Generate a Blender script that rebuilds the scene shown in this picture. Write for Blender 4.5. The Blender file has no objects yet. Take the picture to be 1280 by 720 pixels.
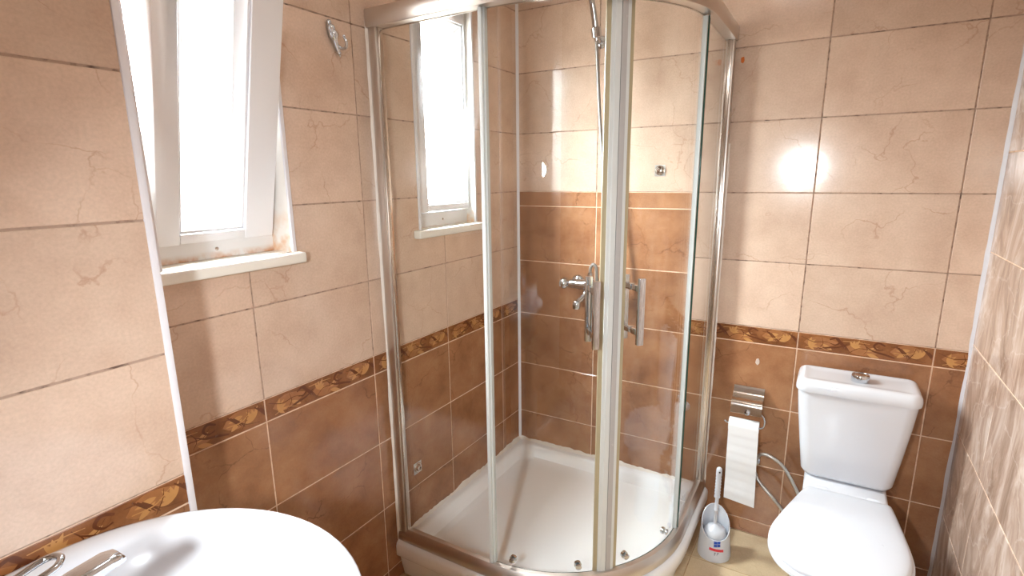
import bpy, bmesh, math, random
from mathutils import Matrix, Vector
random.seed(7)
PI = math.pi
SC = bpy.context.scene
COL = SC.collection

# ---------------------------------------------------------------- camera
cam = bpy.data.cameras.new('camera')
cam_ob = bpy.data.objects.new('camera', cam)
COL.objects.link(cam_ob)
RX = Vector((0.86211785, 0.5065899, -0.0109308))
UP = Vector((-0.1011705, 0.1932303, 0.97592345))
FW = Vector((-0.49650512, 0.84025515, -0.21783925))
CAM = Vector((1.2439, -2.1679, 1.4448))
m = Matrix((RX, UP, -FW)).transposed().to_4x4()
m.translation = CAM
cam_ob.matrix_world = m
cam.sensor_fit = 'HORIZONTAL'
cam.sensor_width = 36.0
cam.lens = 674.7469 / 1280 * 36.0
cam.shift_y = 10.06 / 1280
cam.clip_start = 0.02
SC.camera = cam_ob

# ---------------------------------------------------------------- light and exposure
SKY_STRENGTH = 112.0
FLASH_W = 100.0
FILL_W = 3.0
w = bpy.data.worlds.new('sky')
SC.world = w
w.use_nodes = True
wn = w.node_tree
bgn = wn.nodes['Background']
# bright overcast sky above the horizon, duller ground below it
wtc = wn.nodes.new('ShaderNodeTexCoord'); wsp = wn.nodes.new('ShaderNodeSeparateXYZ'); wrp = wn.nodes.new('ShaderNodeValToRGB')
wn.links.new(wtc.outputs['Generated'], wsp.inputs[0]); wn.links.new(wsp.outputs[2], wrp.inputs[0])
wmr = wn.nodes.new('ShaderNodeMapRange')
wmr.inputs['From Min'].default_value = -1.0; wmr.inputs['From Max'].default_value = 1.0
wn.links.new(wsp.outputs[2], wmr.inputs['Value']); wn.links.new(wmr.outputs[0], wrp.inputs[0])
we = wrp.color_ramp.elements
we[0].position = 0.47; we[0].color = (0.22, 0.22, 0.21, 1)
we[1].position = 0.52; we[1].color = (0.50, 0.53, 0.55, 1)
e_ = we.new(0.82); e_.color = (1.80, 1.90, 1.98, 1)
e_ = we.new(1.0); e_.color = (2.25, 2.37, 2.48, 1)
wn.links.new(wrp.outputs[0], bgn.inputs[0])
bgn.inputs[1].default_value = SKY_STRENGTH

def add_light(name, typ, loc, energy, color, **kw):
    l = bpy.data.lights.new(name, typ)
    l.energy = energy
    l.color = color
    for k, v in kw.items():
        setattr(l, k, v)
    o = bpy.data.objects.new(name, l)
    o.location = loc
    COL.objects.link(o)
    return o
# the photographer's flash just behind the camera (its round glare shows in the back and right wall tiles)
fl = add_light('camera_flash', 'SPOT', (1.028, -2.45, 1.475), FLASH_W, (0.88, 0.95, 1.0), shadow_soft_size=0.045, spot_size=math.radians(106), spot_blend=1.0)
fl.rotation_euler = Vector((-0.22, 0.85, -0.47)).to_track_quat('-Z', 'Y').to_euler()
# neutral fill light added below the ceiling to brighten the room, no fitting
cl = add_light('ceiling_fill_light', 'AREA', (1.0, -1.35, 2.42), FILL_W, (1.0, 0.97, 0.94), shape='DISK', size=0.34)
# portals only guide the sampling of the daylight in the two window openings
for (y0, y1, z0, z1, x) in ((-1.565, -1.214, 1.25, 2.07, -0.17), (-0.695, -0.342, 1.26, 2.07, -0.17)):
    p = add_light('daylight_portal', 'AREA', (x, (y0 + y1) / 2, (z0 + z1) / 2), 1.0, (1, 1, 1), shape='RECTANGLE', size=z1 - z0, size_y=y1 - y0)
    p.data.cycles.is_portal = True
    p.rotation_euler = (0, -PI / 2, 0)

SC.view_settings.view_transform = 'Standard'
SC.view_settings.look = 'None'
SC.view_settings.gamma = 1.0
SC.view_settings.use_curve_mapping = False
SC.view_settings.exposure = -0.12
cy = SC.cycles
cy.max_bounces = 16
cy.diffuse_bounces = 8
cy.glossy_bounces = 8
cy.transparent_max_bounces = 24
cy.sample_clamp_indirect = 8.0
cy.caustics_reflective = False
cy.caustics_refractive = False
cy.use_denoising = True

# ---------------------------------------------------------------- materials
def lin(r, g, b):
    f = lambda c: (c / 255 / 12.92) if c <= 10.3 else ((c / 255 + 0.055) / 1.055) ** 2.4
    return (f(r), f(g), f(b), 1)

class NT:
    def __init__(s, name):
        s.m = bpy.data.materials.new(name)
        s.m.use_nodes = True
        s.t = s.m.node_tree
        s.b = s.t.nodes['Principled BSDF']
        s.out = s.t.nodes['Material Output']
    def n(s, typ, **kw):
        nd = s.t.nodes.new(typ)
        for k, v in kw.items():
            if k.startswith('i_'):
                nd.inputs[k[2:].replace('_', ' ')].default_value = v
            else:
                setattr(nd, k, v)
        return nd
    def l(s, a, b):
        s.t.links.new(a, b)

def simple(name, col, rough=0.4, metal=0.0, coat=0.0, noise=0.0, nscale=30, alpha=None, trans=0.0, sss=0.0):
    N = NT(name)
    N.b.inputs['Base Color'].default_value = col
    N.b.inputs['Roughness'].default_value = rough
    N.b.inputs['Metallic'].default_value = metal
    N.b.inputs['Coat Weight'].default_value = coat
    N.b.inputs['Coat Roughness'].default_value = 0.05
    N.b.inputs['Transmission Weight'].default_value = trans
    if noise > 0:
        tc = N.n('ShaderNodeTexCoord')
        nz = N.n('ShaderNodeTexNoise', i_Scale=nscale, i_Detail=5.0)
        N.l(tc.outputs['Object'], nz.inputs['Vector'])
        mx = N.n('ShaderNodeMix', data_type='RGBA')
        mx.inputs['A'].default_value = tuple(c * (1 - noise) for c in col[:3]) + (1,)
        mx.inputs['B'].default_value = tuple(min(1, c * (1 + noise)) for c in col[:3]) + (1,)
        N.l(nz.outputs['Fac'], mx.inputs['Factor'])
        N.l(mx.outputs['Result'], N.b.inputs['Base Color'])
        mr = N.n('ShaderNodeMapRange')
        mr.inputs['To Min'].default_value = rough * 0.8
        mr.inputs['To Max'].default_value = rough * 1.25
        N.l(nz.outputs['Fac'], mr.inputs['Value'])
        N.l(mr.outputs['Result'], N.b.inputs['Roughness'])
    return N.m

def tile_mat(name, c_dark, c_mid, c_light, vein, vein_amt, rough, mscale=6.0, vscale=3.0, fine=0.5):
    N = NT(name)
    tc = N.n('ShaderNodeTexCoord')
    oi = N.n('ShaderNodeObjectInfo')
    ml = N.n('ShaderNodeMath', operation='MULTIPLY')
    ml.inputs[1].default_value = 57.0
    N.l(oi.outputs['Random'], ml.inputs[0])
    ad = N.n('ShaderNodeVectorMath', operation='ADD')
    cb = N.n('ShaderNodeCombineXYZ')
    N.l(ml.outputs[0], cb.inputs[0]); N.l(ml.outputs[0], cb.inputs[1])
    N.l(tc.outputs['Object'], ad.inputs[0]); N.l(cb.outputs[0], ad.inputs[1])
    V = ad.outputs[0]
    nz = N.n('ShaderNodeTexNoise', i_Scale=mscale, i_Detail=7.0, i_Roughness=0.62)
    N.l(V, nz.inputs['Vector'])
    rp = N.n('ShaderNodeValToRGB')
    e = rp.color_ramp.elements
    e[0].position = 0.30; e[0].color = c_dark
    e[1].position = 0.72; e[1].color = c_light
    md = e.new(0.5); md.color = c_mid
    N.l(nz.outputs['Fac'], rp.inputs['Fac'])
    # fine grain
    n2 = N.n('ShaderNodeTexNoise', i_Scale=170.0, i_Detail=3.0)
    N.l(V, n2.inputs['Vector'])
    mr = N.n('ShaderNodeMapRange')
    mr.inputs['From Min'].default_value = 0.3; mr.inputs['From Max'].default_value = 0.7
    mr.inputs['To Min'].default_value = 1 - 0.12 * fine; mr.inputs['To Max'].default_value = 1 + 0.10 * fine
    N.l(n2.outputs['Fac'], mr.inputs['Value'])
    mu = N.n('ShaderNodeMix', data_type='RGBA', blend_type='MULTIPLY')
    mu.inputs['Factor'].default_value = 1.0
    N.l(rp.outputs['Color'], mu.inputs['A']); N.l(mr.outputs['Result'], mu.inputs['B'])
    # hairline veins
    n3 = N.n('ShaderNodeTexNoise', i_Scale=7.0, i_Detail=6.0)
    N.l(V, n3.inputs['Vector'])
    sb = N.n('ShaderNodeVectorMath', operation='MULTIPLY_ADD')
    sb.inputs[1].default_value = (0.22, 0.22, 0.22)
    N.l(n3.outputs['Color'], sb.inputs[0]); N.l(V, sb.inputs[2])
    vo = N.n('ShaderNodeTexVoronoi', feature='DISTANCE_TO_EDGE', i_Scale=vscale)
    N.l(sb.outputs[0], vo.inputs['Vector'])
    vr = N.n('ShaderNodeMapRange')
    vr.inputs['From Min'].default_value = 0.0; vr.inputs['From Max'].default_value = 0.009
    vr.inputs['To Min'].default_value = 1.0; vr.inputs['To Max'].default_value = 0.0
    N.l(vo.outputs['Distance'], vr.inputs['Value'])
    n4 = N.n('ShaderNodeTexNoise', i_Scale=9.0, i_Detail=2.0)
    N.l(V, n4.inputs['Vector'])
    v4 = N.n('ShaderNodeMapRange')
    v4.inputs['From Min'].default_value = 0.40; v4.inputs['From Max'].default_value = 0.58
    N.l(n4.outputs['Fac'], v4.inputs['Value'])
    vm = N.n('ShaderNodeMath', operation='MULTIPLY'); N.l(vr.outputs[0], vm.inputs[0]); N.l(v4.outputs[0], vm.inputs[1])
    va = N.n('ShaderNodeMath', operation='MULTIPLY'); va.inputs[1].default_value = vein_amt; N.l(vm.outputs[0], va.inputs[0])
    mv = N.n('ShaderNodeMix', data_type='RGBA')
    mv.inputs['B'].default_value = vein
    N.l(va.outputs[0], mv.inputs['Factor']); N.l(mu.outputs['Result'], mv.inputs['A'])
    # slight difference from tile to tile
    hv = N.n('ShaderNodeHueSaturation')
    m5 = N.n('ShaderNodeMapRange'); m5.inputs['To Min'].default_value = 0.95; m5.inputs['To Max'].default_value = 1.05
    N.l(oi.outputs['Random'], m5.inputs['Value']); N.l(m5.outputs[0], hv.inputs['Value'])
    N.l(mv.outputs['Result'], hv.inputs['Color'])
    N.l(hv.outputs['Color'], N.b.inputs['Base Color'])
    N.b.inputs['Roughness'].default_value = rough
    N.b.inputs['Specular IOR Level'].default_value = 0.55
    bp = N.n('ShaderNodeBump'); bp.inputs['Strength'].default_value = 0.05; bp.inputs['Distance'].default_value = 0.002
    n6 = N.n('ShaderNodeTexNoise', i_Scale=38.0, i_Detail=2.0); N.l(V, n6.inputs['Vector'])
    N.l(n6.outputs['Fac'], bp.inputs['Height']); N.l(bp.outputs[0], N.b.inputs['Normal'])
    return N.m

def marble_mat(name):
    N = NT(name)
    tc = N.n('ShaderNodeTexCoord'); oi = N.n('ShaderNodeObjectInfo')
    ml = N.n('ShaderNodeMath', operation='MULTIPLY'); ml.inputs[1].default_value = 31.0
    N.l(oi.outputs['Random'], ml.inputs[0])
    cb = N.n('ShaderNodeCombineXYZ'); N.l(ml.outputs[0], cb.inputs[0]); N.l(ml.outputs[0], cb.inputs[1])
    ad = N.n('ShaderNodeVectorMath', operation='ADD'); N.l(tc.outputs['Object'], ad.inputs[0]); N.l(cb.outputs[0], ad.inputs[1])
    mp = N.n('ShaderNodeMapping'); mp.inputs['Rotation'].default_value = (0, 0, -0.35); mp.inputs['Scale'].default_value = (2.6, 1.2, 1)
    N.l(ad.outputs[0], mp.inputs['Vector'])
    nz = N.n('ShaderNodeTexNoise', i_Scale=2.2, i_Detail=8.0, i_Roughness=0.66, i_Distortion=2.4)
    N.l(mp.outputs[0], nz.inputs['Vector'])
    rp = N.n('ShaderNodeValToRGB'); e = rp.color_ramp.elements
    e[0].position = 0.33; e[0].color = lin(146, 122, 106)
    e[1].position = 0.66; e[1].color = lin(208, 190, 177)
    k = e.new(0.5); k.color = lin(179, 155, 139)
    N.l(nz.outputs['Fac'], rp.inputs['Fac'])
    n2 = N.n('ShaderNodeTexNoise', i_Scale=5.0, i_Detail=5.0); N.l(ad.outputs[0], n2.inputs['Vector'])
    sb = N.n('ShaderNodeVectorMath', operation='MULTIPLY_ADD'); sb.inputs[1].default_value = (0.3, 0.3, 0.3)
    N.l(n2.outputs['Color'], sb.inputs[0]); N.l(ad.outputs[0], sb.inputs[2])
    vo = N.n('ShaderNodeTexVoronoi', feature='DISTANCE_TO_EDGE', i_Scale=5.0); N.l(sb.outputs[0], vo.inputs['Vector'])
    vr = N.n('ShaderNodeMapRange'); vr.inputs['From Max'].default_value = 0.025; vr.inputs['To Min'].default_value = 0.55; vr.inputs['To Max'].default_value = 0.0
    N.l(vo.outputs['Distance'], vr.inputs['Value'])
    mg = N.n('ShaderNodeMath', operation='MULTIPLY'); N.l(vr.outputs[0], mg.inputs[0]); N.l(nz.outputs['Fac'], mg.inputs[1])
    mv = N.n('ShaderNodeMix', data_type='RGBA'); mv.inputs['B'].default_value = lin(226, 212, 200)
    N.l(mg.outputs[0], mv.inputs['Factor']); N.l(rp.outputs['Color'], mv.inputs['A'])
    N.l(mv.outputs['Result'], N.b.inputs['Base Color'])
    N.b.inputs['Roughness'].default_value = 0.16
    return N.m

def grout_mat(name, c, dirt, amt):
    N = NT(name)
    tc = N.n('ShaderNodeTexCoord')
    nz = N.n('ShaderNodeTexNoise', i_Scale=45.0, i_Detail=4.0); N.l(tc.outputs['Object'], nz.inputs['Vector'])
    mr = N.n('ShaderNodeMapRange'); mr.inputs['From Min'].default_value = 0.5; mr.inputs['From Max'].default_value = 0.68; mr.inputs['To Max'].default_value = amt
    N.l(nz.outputs['Fac'], mr.inputs['Value'])
    mx = N.n('ShaderNodeMix', data_type='RGBA'); mx.inputs['A'].default_value = c; mx.inputs['B'].default_value = dirt
    N.l(mr.outputs[0], mx.inputs['Factor']); N.l(mx.outputs['Result'], N.b.inputs['Base Color'])
    N.b.inputs['Roughness'].default_value = 0.85
    return N.m

def glass_mat(name, tint, boost=1.0, rough=0.0):
    N = NT(name)
    N.t.nodes.remove(N.b)
    tr = N.n('ShaderNodeBsdfTransparent'); tr.inputs[0].default_value = tint
    gl = N.n('ShaderNodeBsdfGlossy'); gl.inputs['Roughness'].default_value = rough
    gl.inputs[0].default_value = (1, 1, 1, 1)
    lw = N.n('ShaderNodeLayerWeight'); lw.inputs['Blend'].default_value = 0.5
    pw = N.n('ShaderNodeMath', operation='POWER'); pw.inputs[1].default_value = 5.0   # Schlick reflectance of one face
    N.l(lw.outputs['Facing'], pw.inputs[0])
    mm = N.n('ShaderNodeMath', operation='MULTIPLY_ADD'); mm.inputs[1].default_value = 0.96 * boost; mm.inputs[2].default_value = 0.04 * boost; mm.use_clamp = True
    N.l(pw.outputs[0], mm.inputs[0])
    mx = N.n('ShaderNodeMixShader')
    N.l(mm.outputs[0], mx.inputs[0]); N.l(tr.outputs[0], mx.inputs[1]); N.l(gl.outputs[0], mx.inputs[2])
    N.l(mx.outputs[0], N.out.inputs['Surface'])
    return N.m

def stained_white(name, c, stain, zc, zh):
    """white paint with a rusty damp stain along the foot (object z = world z)"""
    N = NT(name)
    ge = N.n('ShaderNodeNewGeometry'); sp = N.n('ShaderNodeSeparateXYZ'); N.l(ge.outputs['Position'], sp.inputs[0])
    mr = N.n('ShaderNodeMapRange'); mr.inputs['From Min'].default_value = zc; mr.inputs['From Max'].default_value = zc + zh
    mr.inputs['To Min'].default_value = 1.0; mr.inputs['To Max'].default_value = 0.0
    N.l(sp.outputs[2], mr.inputs['Value'])
    nz = N.n('ShaderNodeTexNoise', i_Scale=28.0, i_Detail=5.0); N.l(ge.outputs['Position'], nz.inputs['Vector'])
    n2 = N.n('ShaderNodeMapRange'); n2.inputs['From Min'].default_value = 0.38; n2.inputs['From Max'].default_value = 0.65
    N.l(nz.outputs['Fac'], n2.inputs['Value'])
    mm = N.n('ShaderNodeMath', operation='MULTIPLY'); N.l(mr.outputs[0], mm.inputs[0]); N.l(n2.outputs[0], mm.inputs[1])
    mx = N.n('ShaderNodeMix', data_type='RGBA'); mx.inputs['A'].default_value = c; mx.inputs['B'].default_value = stain
    N.l(mm.outputs[0], mx.inputs['Factor']); N.l(mx.outputs['Result'], N.b.inputs['Base Color'])
    N.b.inputs['Roughness'].default_value = 0.45
    return N.m

M = {}
M['beige'] = tile_mat('beige_ceramic', lin(196, 167, 146), lin(208, 181, 160), lin(218, 193, 172), lin(160, 112, 80), 0.42, 0.15)
M['brown'] = tile_mat('brown_ceramic', lin(130, 86, 58), lin(152, 106, 74), lin(170, 124, 90), lin(84, 46, 26), 0.6, 0.12, mscale=7.0)
M['border'] = tile_mat('border_ceramic', lin(108, 64, 36), lin(132, 82, 48), lin(158, 106, 66), lin(80, 42, 24), 0.5, 0.2, mscale=12.0)
M['gold'] = simple('border_gold_leaf', lin(186, 134, 78), 0.3, noise=0.15, nscale=60)
M['umber'] = simple('border_dark_scroll', lin(98, 54, 32), 0.25, noise=0.2, nscale=60)
M['ochre'] = simple('border_ochre_leaf', lin(152, 98, 56), 0.3, noise=0.2, nscale=60)
M['marble'] = marble_mat('grey_brown_marble')
M['floor'] = tile_mat('floor_ceramic', lin(186, 162, 128), lin(202, 180, 146), lin(214, 194, 160), lin(170, 140, 104), 0.3, 0.3, mscale=5.0)
M['grout_up'] = grout_mat('grey_grout', lin(172, 146, 128), lin(92, 70, 58), 0.9)
M['grout_lo'] = grout_mat('cream_grout', lin(222, 192, 166), lin(170, 130, 100), 0.5)
M['grout_fl'] = grout_mat('floor_grout', lin(178, 150, 116), lin(140, 112, 84), 0.6)
M['plaster'] = simple('white_plaster', lin(232, 226, 218), 0.8, noise=0.03)
M['pvc'] = simple('white_pvc', lin(242, 244, 248), 0.28)
M['trim'] = simple('white_trim', lin(226, 224, 228), 0.35, noise=0.02)
M['sill'] = stained_white('white_marble_sill', lin(236, 232, 222), lin(206, 160, 110), 1.2, 0.001)
M['reveal'] = stained_white('white_reveal_paint', lin(240, 236, 230), lin(226, 180, 134), 1.25, 0.13)
M['framep'] = stained_white('stained_window_pvc', lin(238, 238, 238), lin(200, 140, 80), 1.25, 0.02)
M['ceramic'] = simple('white_sanitary_ceramic', lin(212, 214, 219), 0.09, coat=0.4, noise=0.008, nscale=8)
M['acrylic'] = simple('white_acrylic', lin(243, 244, 245), 0.2, coat=0.2, noise=0.015, nscale=8)
M['plastic'] = simple('white_plastic', lin(203, 206, 212), 0.3, noise=0.01)
M['chrome'] = simple('polished_chrome', lin(208, 213, 220), 0.07, metal=1.0, noise=0.02)
M['steel'] = simple('bright_steel', lin(205, 196, 188), 0.14, metal=1.0, noise=0.04)
M['alu'] = simple('satin_aluminium', lin(214, 206, 198), 0.36, metal=1.0, noise=0.05, nscale=14)
M['hose'] = simple('braided_steel', lin(196, 194, 190), 0.35, metal=0.85, noise=0.2, nscale=300)
M['flex'] = simple('dull_flexible_hose', lin(150, 147, 142), 0.35, metal=0.8, noise=0.25, nscale=300)
M['silicone'] = simple('white_silicone', lin(226, 218, 208), 0.45, noise=0.06, nscale=60)
M['seal'] = simple('milky_door_seal', lin(206, 210, 208), 0.3, noise=0.03)
M['magnet'] = simple('grey_magnet_strip', lin(176, 174, 172), 0.25, noise=0.03)
M['caulk'] = simple('grey_corner_caulk', lin(188, 182, 184), 0.45, noise=0.06, nscale=60)
M['seal_y'] = simple('yellowed_door_seal', lin(170, 158, 128), 0.3, noise=0.05)
M['glass'] = glass_mat('shower_glass', (0.985, 0.997, 0.99, 1))
M['wglass'] = glass_mat('window_glass', (0.97, 0.98, 0.98, 1))
M['gedge'] = simple('green_glass_edge', lin(44, 74, 64), 0.1, noise=0.05)
M['paper'] = simple('toilet_paper', lin(228, 228, 228), 0.9, noise=0.02, nscale=80)
M['blue'] = simple('blue_print', lin(34, 74, 168), 0.4, noise=0.03)
M['red'] = simple('red_print', lin(206, 50, 62), 0.4, noise=0.03)
M['ink'] = simple('dark_print', lin(50, 56, 84), 0.4, noise=0.03)
M['dark'] = simple('dark_hole_shade', lin(40, 36, 34), 0.6, noise=0.05)  # shade inside the brush handle's hole, put into the colour
M['orange'] = simple('bare_clay', lin(196, 104, 44), 0.8, noise=0.2, nscale=90)
M['residue'] = simple('glue_residue', lin(196, 178, 164), 0.7, noise=0.1, nscale=90)

# ---------------------------------------------------------------- mesh helpers
class MB:
    """collects geometry for ONE mesh object"""
    def __init__(s):
        s.v, s.f, s.mi = [], [], []
    def add(s, verts, faces, mi=0):
        b = len(s.v)
        s.v += [tuple(p) for p in verts]
        s.f += [tuple(i + b for i in f) for f in faces]
        s.mi += [mi] * len(faces)
        return s
    def box(s, x0, x1, y0, y1, z0, z1, mi=0):
        v = [(x, y, z) for z in (z0, z1) for y in (y0, y1) for x in (x0, x1)]
        return s.add(v, [(0, 2, 3, 1), (4, 5, 7, 6), (0, 1, 5, 4), (2, 6, 7, 3), (0, 4, 6, 2), (1, 3, 7, 5)], mi)
    def rings(s, rings, cap0=True, cap1=True, mi=0, closed=True):
        n = len(rings[0]); vs = [p for r in rings for p in r]; fs = []
        m_ = n if closed else n - 1
        for k in range(len(rings) - 1):
            for i in range(m_):
                j = (i + 1) % n
                fs.append((k * n + i, k * n + j, (k + 1) * n + j, (k + 1) * n + i))
        if cap0: fs.append(tuple(reversed(range(n))))
        if cap1: fs.append(tuple((len(rings) - 1) * n + i for i in range(n)))
        return s.add(vs, fs, mi)
    def lathe(s, prof, origin=(0, 0, 0), axis='z', n=24, mi=0, cap0=True, cap1=True):
        o = Vector(origin); rs = []
        for r, h in prof:
            ring = []
            for i in range(n):
                a = 2 * PI * i / n
                c, q = r * math.cos(a), r * math.sin(a)
                if axis == 'z': p = Vector((c, q, h))
                elif axis == 'y': p = Vector((q, h, c))
                elif axis == '-y': p = Vector((c, -h, q))
                elif axis == 'x': p = Vector((h, c, q))
                else: p = axis @ Vector((c, q, h))
                ring.append(o + p)
            rs.append(ring)
        return s.rings(rs, cap0, cap1, mi)
    def tube(s, pts, r, n=10, mi=0, cap=True):
        pts = [Vector(p) for p in pts]
        rr = r if isinstance(r, (list, tuple)) else [r] * len(pts)
        t0 = (pts[1] - pts[0]).normalized()
        ref = Vector((0, 0, 1)) if abs(t0.z) < 0.9 else Vector((1, 0, 0))
        nrm = t0.cross(ref).normalized(); rs = []
        for i, p in enumerate(pts):
            if i == 0: t = pts[1] - pts[0]
            elif i == len(pts) - 1: t = pts[-1] - pts[-2]
            else: t = pts[i + 1] - pts[i - 1]
            t.normalize()
            nrm = (nrm - t * nrm.dot(t)).normalized()
            b = t.cross(nrm)
            rs.append([p + (nrm * math.cos(2 * PI * k / n) + b * math.sin(2 * PI * k / n)) * rr[i] for k in range(n)])
        return s.rings(rs, cap, cap, mi)
    def build(s, name, mats, parent=None, smooth=None, bevel=0.0, bseg=2):
        me = bpy.data.meshes.new(name)
        me.from_pydata(s.v, [], s.f)
        if not isinstance(mats, (list, tuple)): mats = [mats]
        for k in mats: me.materials.append(M[k])
        me.polygons.foreach_set('material_index', s.mi)
        bm = bmesh.new(); bm.from_mesh(me)
        bmesh.ops.remove_doubles(bm, verts=bm.verts, dist=1e-6)
        bmesh.ops.recalc_face_normals(bm, faces=bm.faces)
        if bevel > 0:
            ed = [e for e in bm.edges if len(e.link_faces) == 2 and e.calc_face_angle(0) > 0.6]
            bmesh.ops.bevel(bm, geom=ed, offset=bevel, segments=bseg, profile=0.5, affect='EDGES', clamp_overlap=True)
        bm.to_mesh(me); bm.free()
        if smooth is not None:
            me.polygons.foreach_set('use_smooth', [True] * len(me.polygons))
            me.set_sharp_from_angle(angle=math.radians(smooth))
        me.update()
        o = bpy.data.objects.new(name, me)
        COL.objects.link(o)
        if parent is not None: o.parent = parent
        return o

def tag(o, label=None, cat=None, group=None, kind=None):
    if label: o['label'] = label
    if cat: o['category'] = cat
    if group: o['group'] = group
    if kind: o['kind'] = kind
    return o
def empty(name, loc=(0, 0, 0), rz=0):
    o = bpy.data.objects.new(name, None)
    o.location = loc; o.rotation_euler = (0, 0, rz); o.empty_display_size = 0.05
    COL.objects.link(o)
    return o
def spline(pts, n=8):
    """Catmull-Rom through the points"""
    P = [Vector(p) for p in pts]; P = [P[0] * 2 - P[1]] + P + [P[-1] * 2 - P[-2]]
    out = []
    for i in range(1, len(P) - 2):
        for k in range(n):
            t = k / n
            a, b, c, d = P[i - 1], P[i], P[i + 1], P[i + 2]
            out.append(0.5 * ((2 * b) + (c - a) * t + (2 * a - 5 * b + 4 * c - d) * t * t + (3 * b - a - 3 * c + d) * t ** 3))
    out.append(P[-2]); return out
def rrect(x0, x1, y0, y1, r, z, n=6):
    pts = []
    for cx, cy_, a0 in ((x1 - r, y1 - r, 0), (x0 + r, y1 - r, PI / 2), (x0 + r, y0 + r, PI), (x1 - r, y0 + r, 1.5 * PI)):
        for k in range(n + 1):
            a = a0 + PI / 2 * k / n
            pts.append((cx + r * math.cos(a), cy_ + r * math.sin(a), z))
    return pts

# ---------------------------------------------------------------- the room shell
XR = 1.6728            # right wall
XP = 0.1876            # face of the pier
YP = -1.656            # corner of the pier
YF = -2.80             # wall behind the photographer
HC = 2.45              # ceiling height
ZB, ZT = 0.81, 0.874   # foot and head of the patterned border
WIN1 = (-1.565, -1.214, 1.25, 2.07)
WIN2 = (-0.695, -0.342, 1.262, 2.07)
GAP = 0.004
TH = 0.008

FR = {  # wall frames: u, v, n axes
    'left': Matrix(((0, 0, 1), (1, 0, 0), (0, 1, 0))),
    'back': Matrix(((1, 0, 0), (0, 0, -1), (0, 1, 0))),
    'right': Matrix(((0, 0, -1), (-1, 0, 0), (0, 1, 0))),
    'floor': Matrix(((1, 0, 0), (0, 1, 0), (0, 0, 1))),
}
_tile_cache = {}
def tile_mesh(wd, ht, mat):
    key = (round(wd, 4), round(ht, 4), mat)
    if key in _tile_cache: return _tile_cache[key]
    g = GAP / 2; c = 0.0011
    b = MB()
    lo = [(g, g), (wd - g, g), (wd - g, ht - g), (g, ht - g)]
    hi = [(g + c, g + c), (wd - g - c, g + c), (wd - g - c, ht - g - c), (g + c, ht - g - c)]
    b.rings([[(x, y, -TH) for x, y in lo], [(x, y, -c) for x, y in lo], [(x, y, 0) for x, y in hi]])
    me = bpy.data.meshes.new('tile')
    me.from_pydata(b.v, [], b.f); me.materials.append(M[mat]); me.update()
    _tile_cache[key] = me
    return me
def cut_tile_mesh(wd, ht, holes, mat):
    """tile with rectangular pieces cut out for a window"""
    g = GAP / 2
    us = {g, wd - g}; vs = {g, ht - g}
    for a, b_, c, d in holes:
        for q in (a, b_):
            if g < q < wd - g: us.add(q)
        for q in (c, d):
            if g < q < ht - g: vs.add(q)
    us, vs = sorted(us), sorted(vs)
    keep = set()
    for i in range(len(us) - 1):
        for j in range(len(vs) - 1):
            mu, mv = (us[i] + us[i + 1]) / 2, (vs[j] + vs[j + 1]) / 2
            if not any(a < mu < b_ and c < mv < d for a, b_, c, d in holes): keep.add((i, j))
    if not keep: return None
    b = MB()
    for i, j in keep:
        u0, u1, v0, v1 = us[i], us[i + 1], vs[j], vs[j + 1]
        b.add([(u0, v0, 0), (u1, v0, 0), (u1, v1, 0), (u0, v1, 0)], [(0, 1, 2, 3)])
        for (di, dj, p, q) in ((-1, 0, (u0, v1), (u0, v0)), (1, 0, (u1, v0), (u1, v1)), (0, -1, (u0, v0), (u1, v0)), (0, 1, (u1, v1), (u0, v1))):
            if (i + di, j + dj) not in keep:
                b.add([(p[0], p[1], 0), (p[0], p[1], -TH), (q[0], q[1], -TH), (q[0], q[1], 0)], [(0, 1, 2, 3)])
    me = bpy.data.meshes.new('tile'); me.from_pydata(b.v, [], b.f)
    bm = bmesh.new(); bm.from_mesh(me); bmesh.ops.remove_doubles(bm, verts=bm.verts, dist=1e-6); bmesh.ops.recalc_face_normals(bm, faces=bm.faces); bm.to_mesh(me); bm.free()
    me.materials.append(M[mat]); me.update()
    return me

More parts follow.
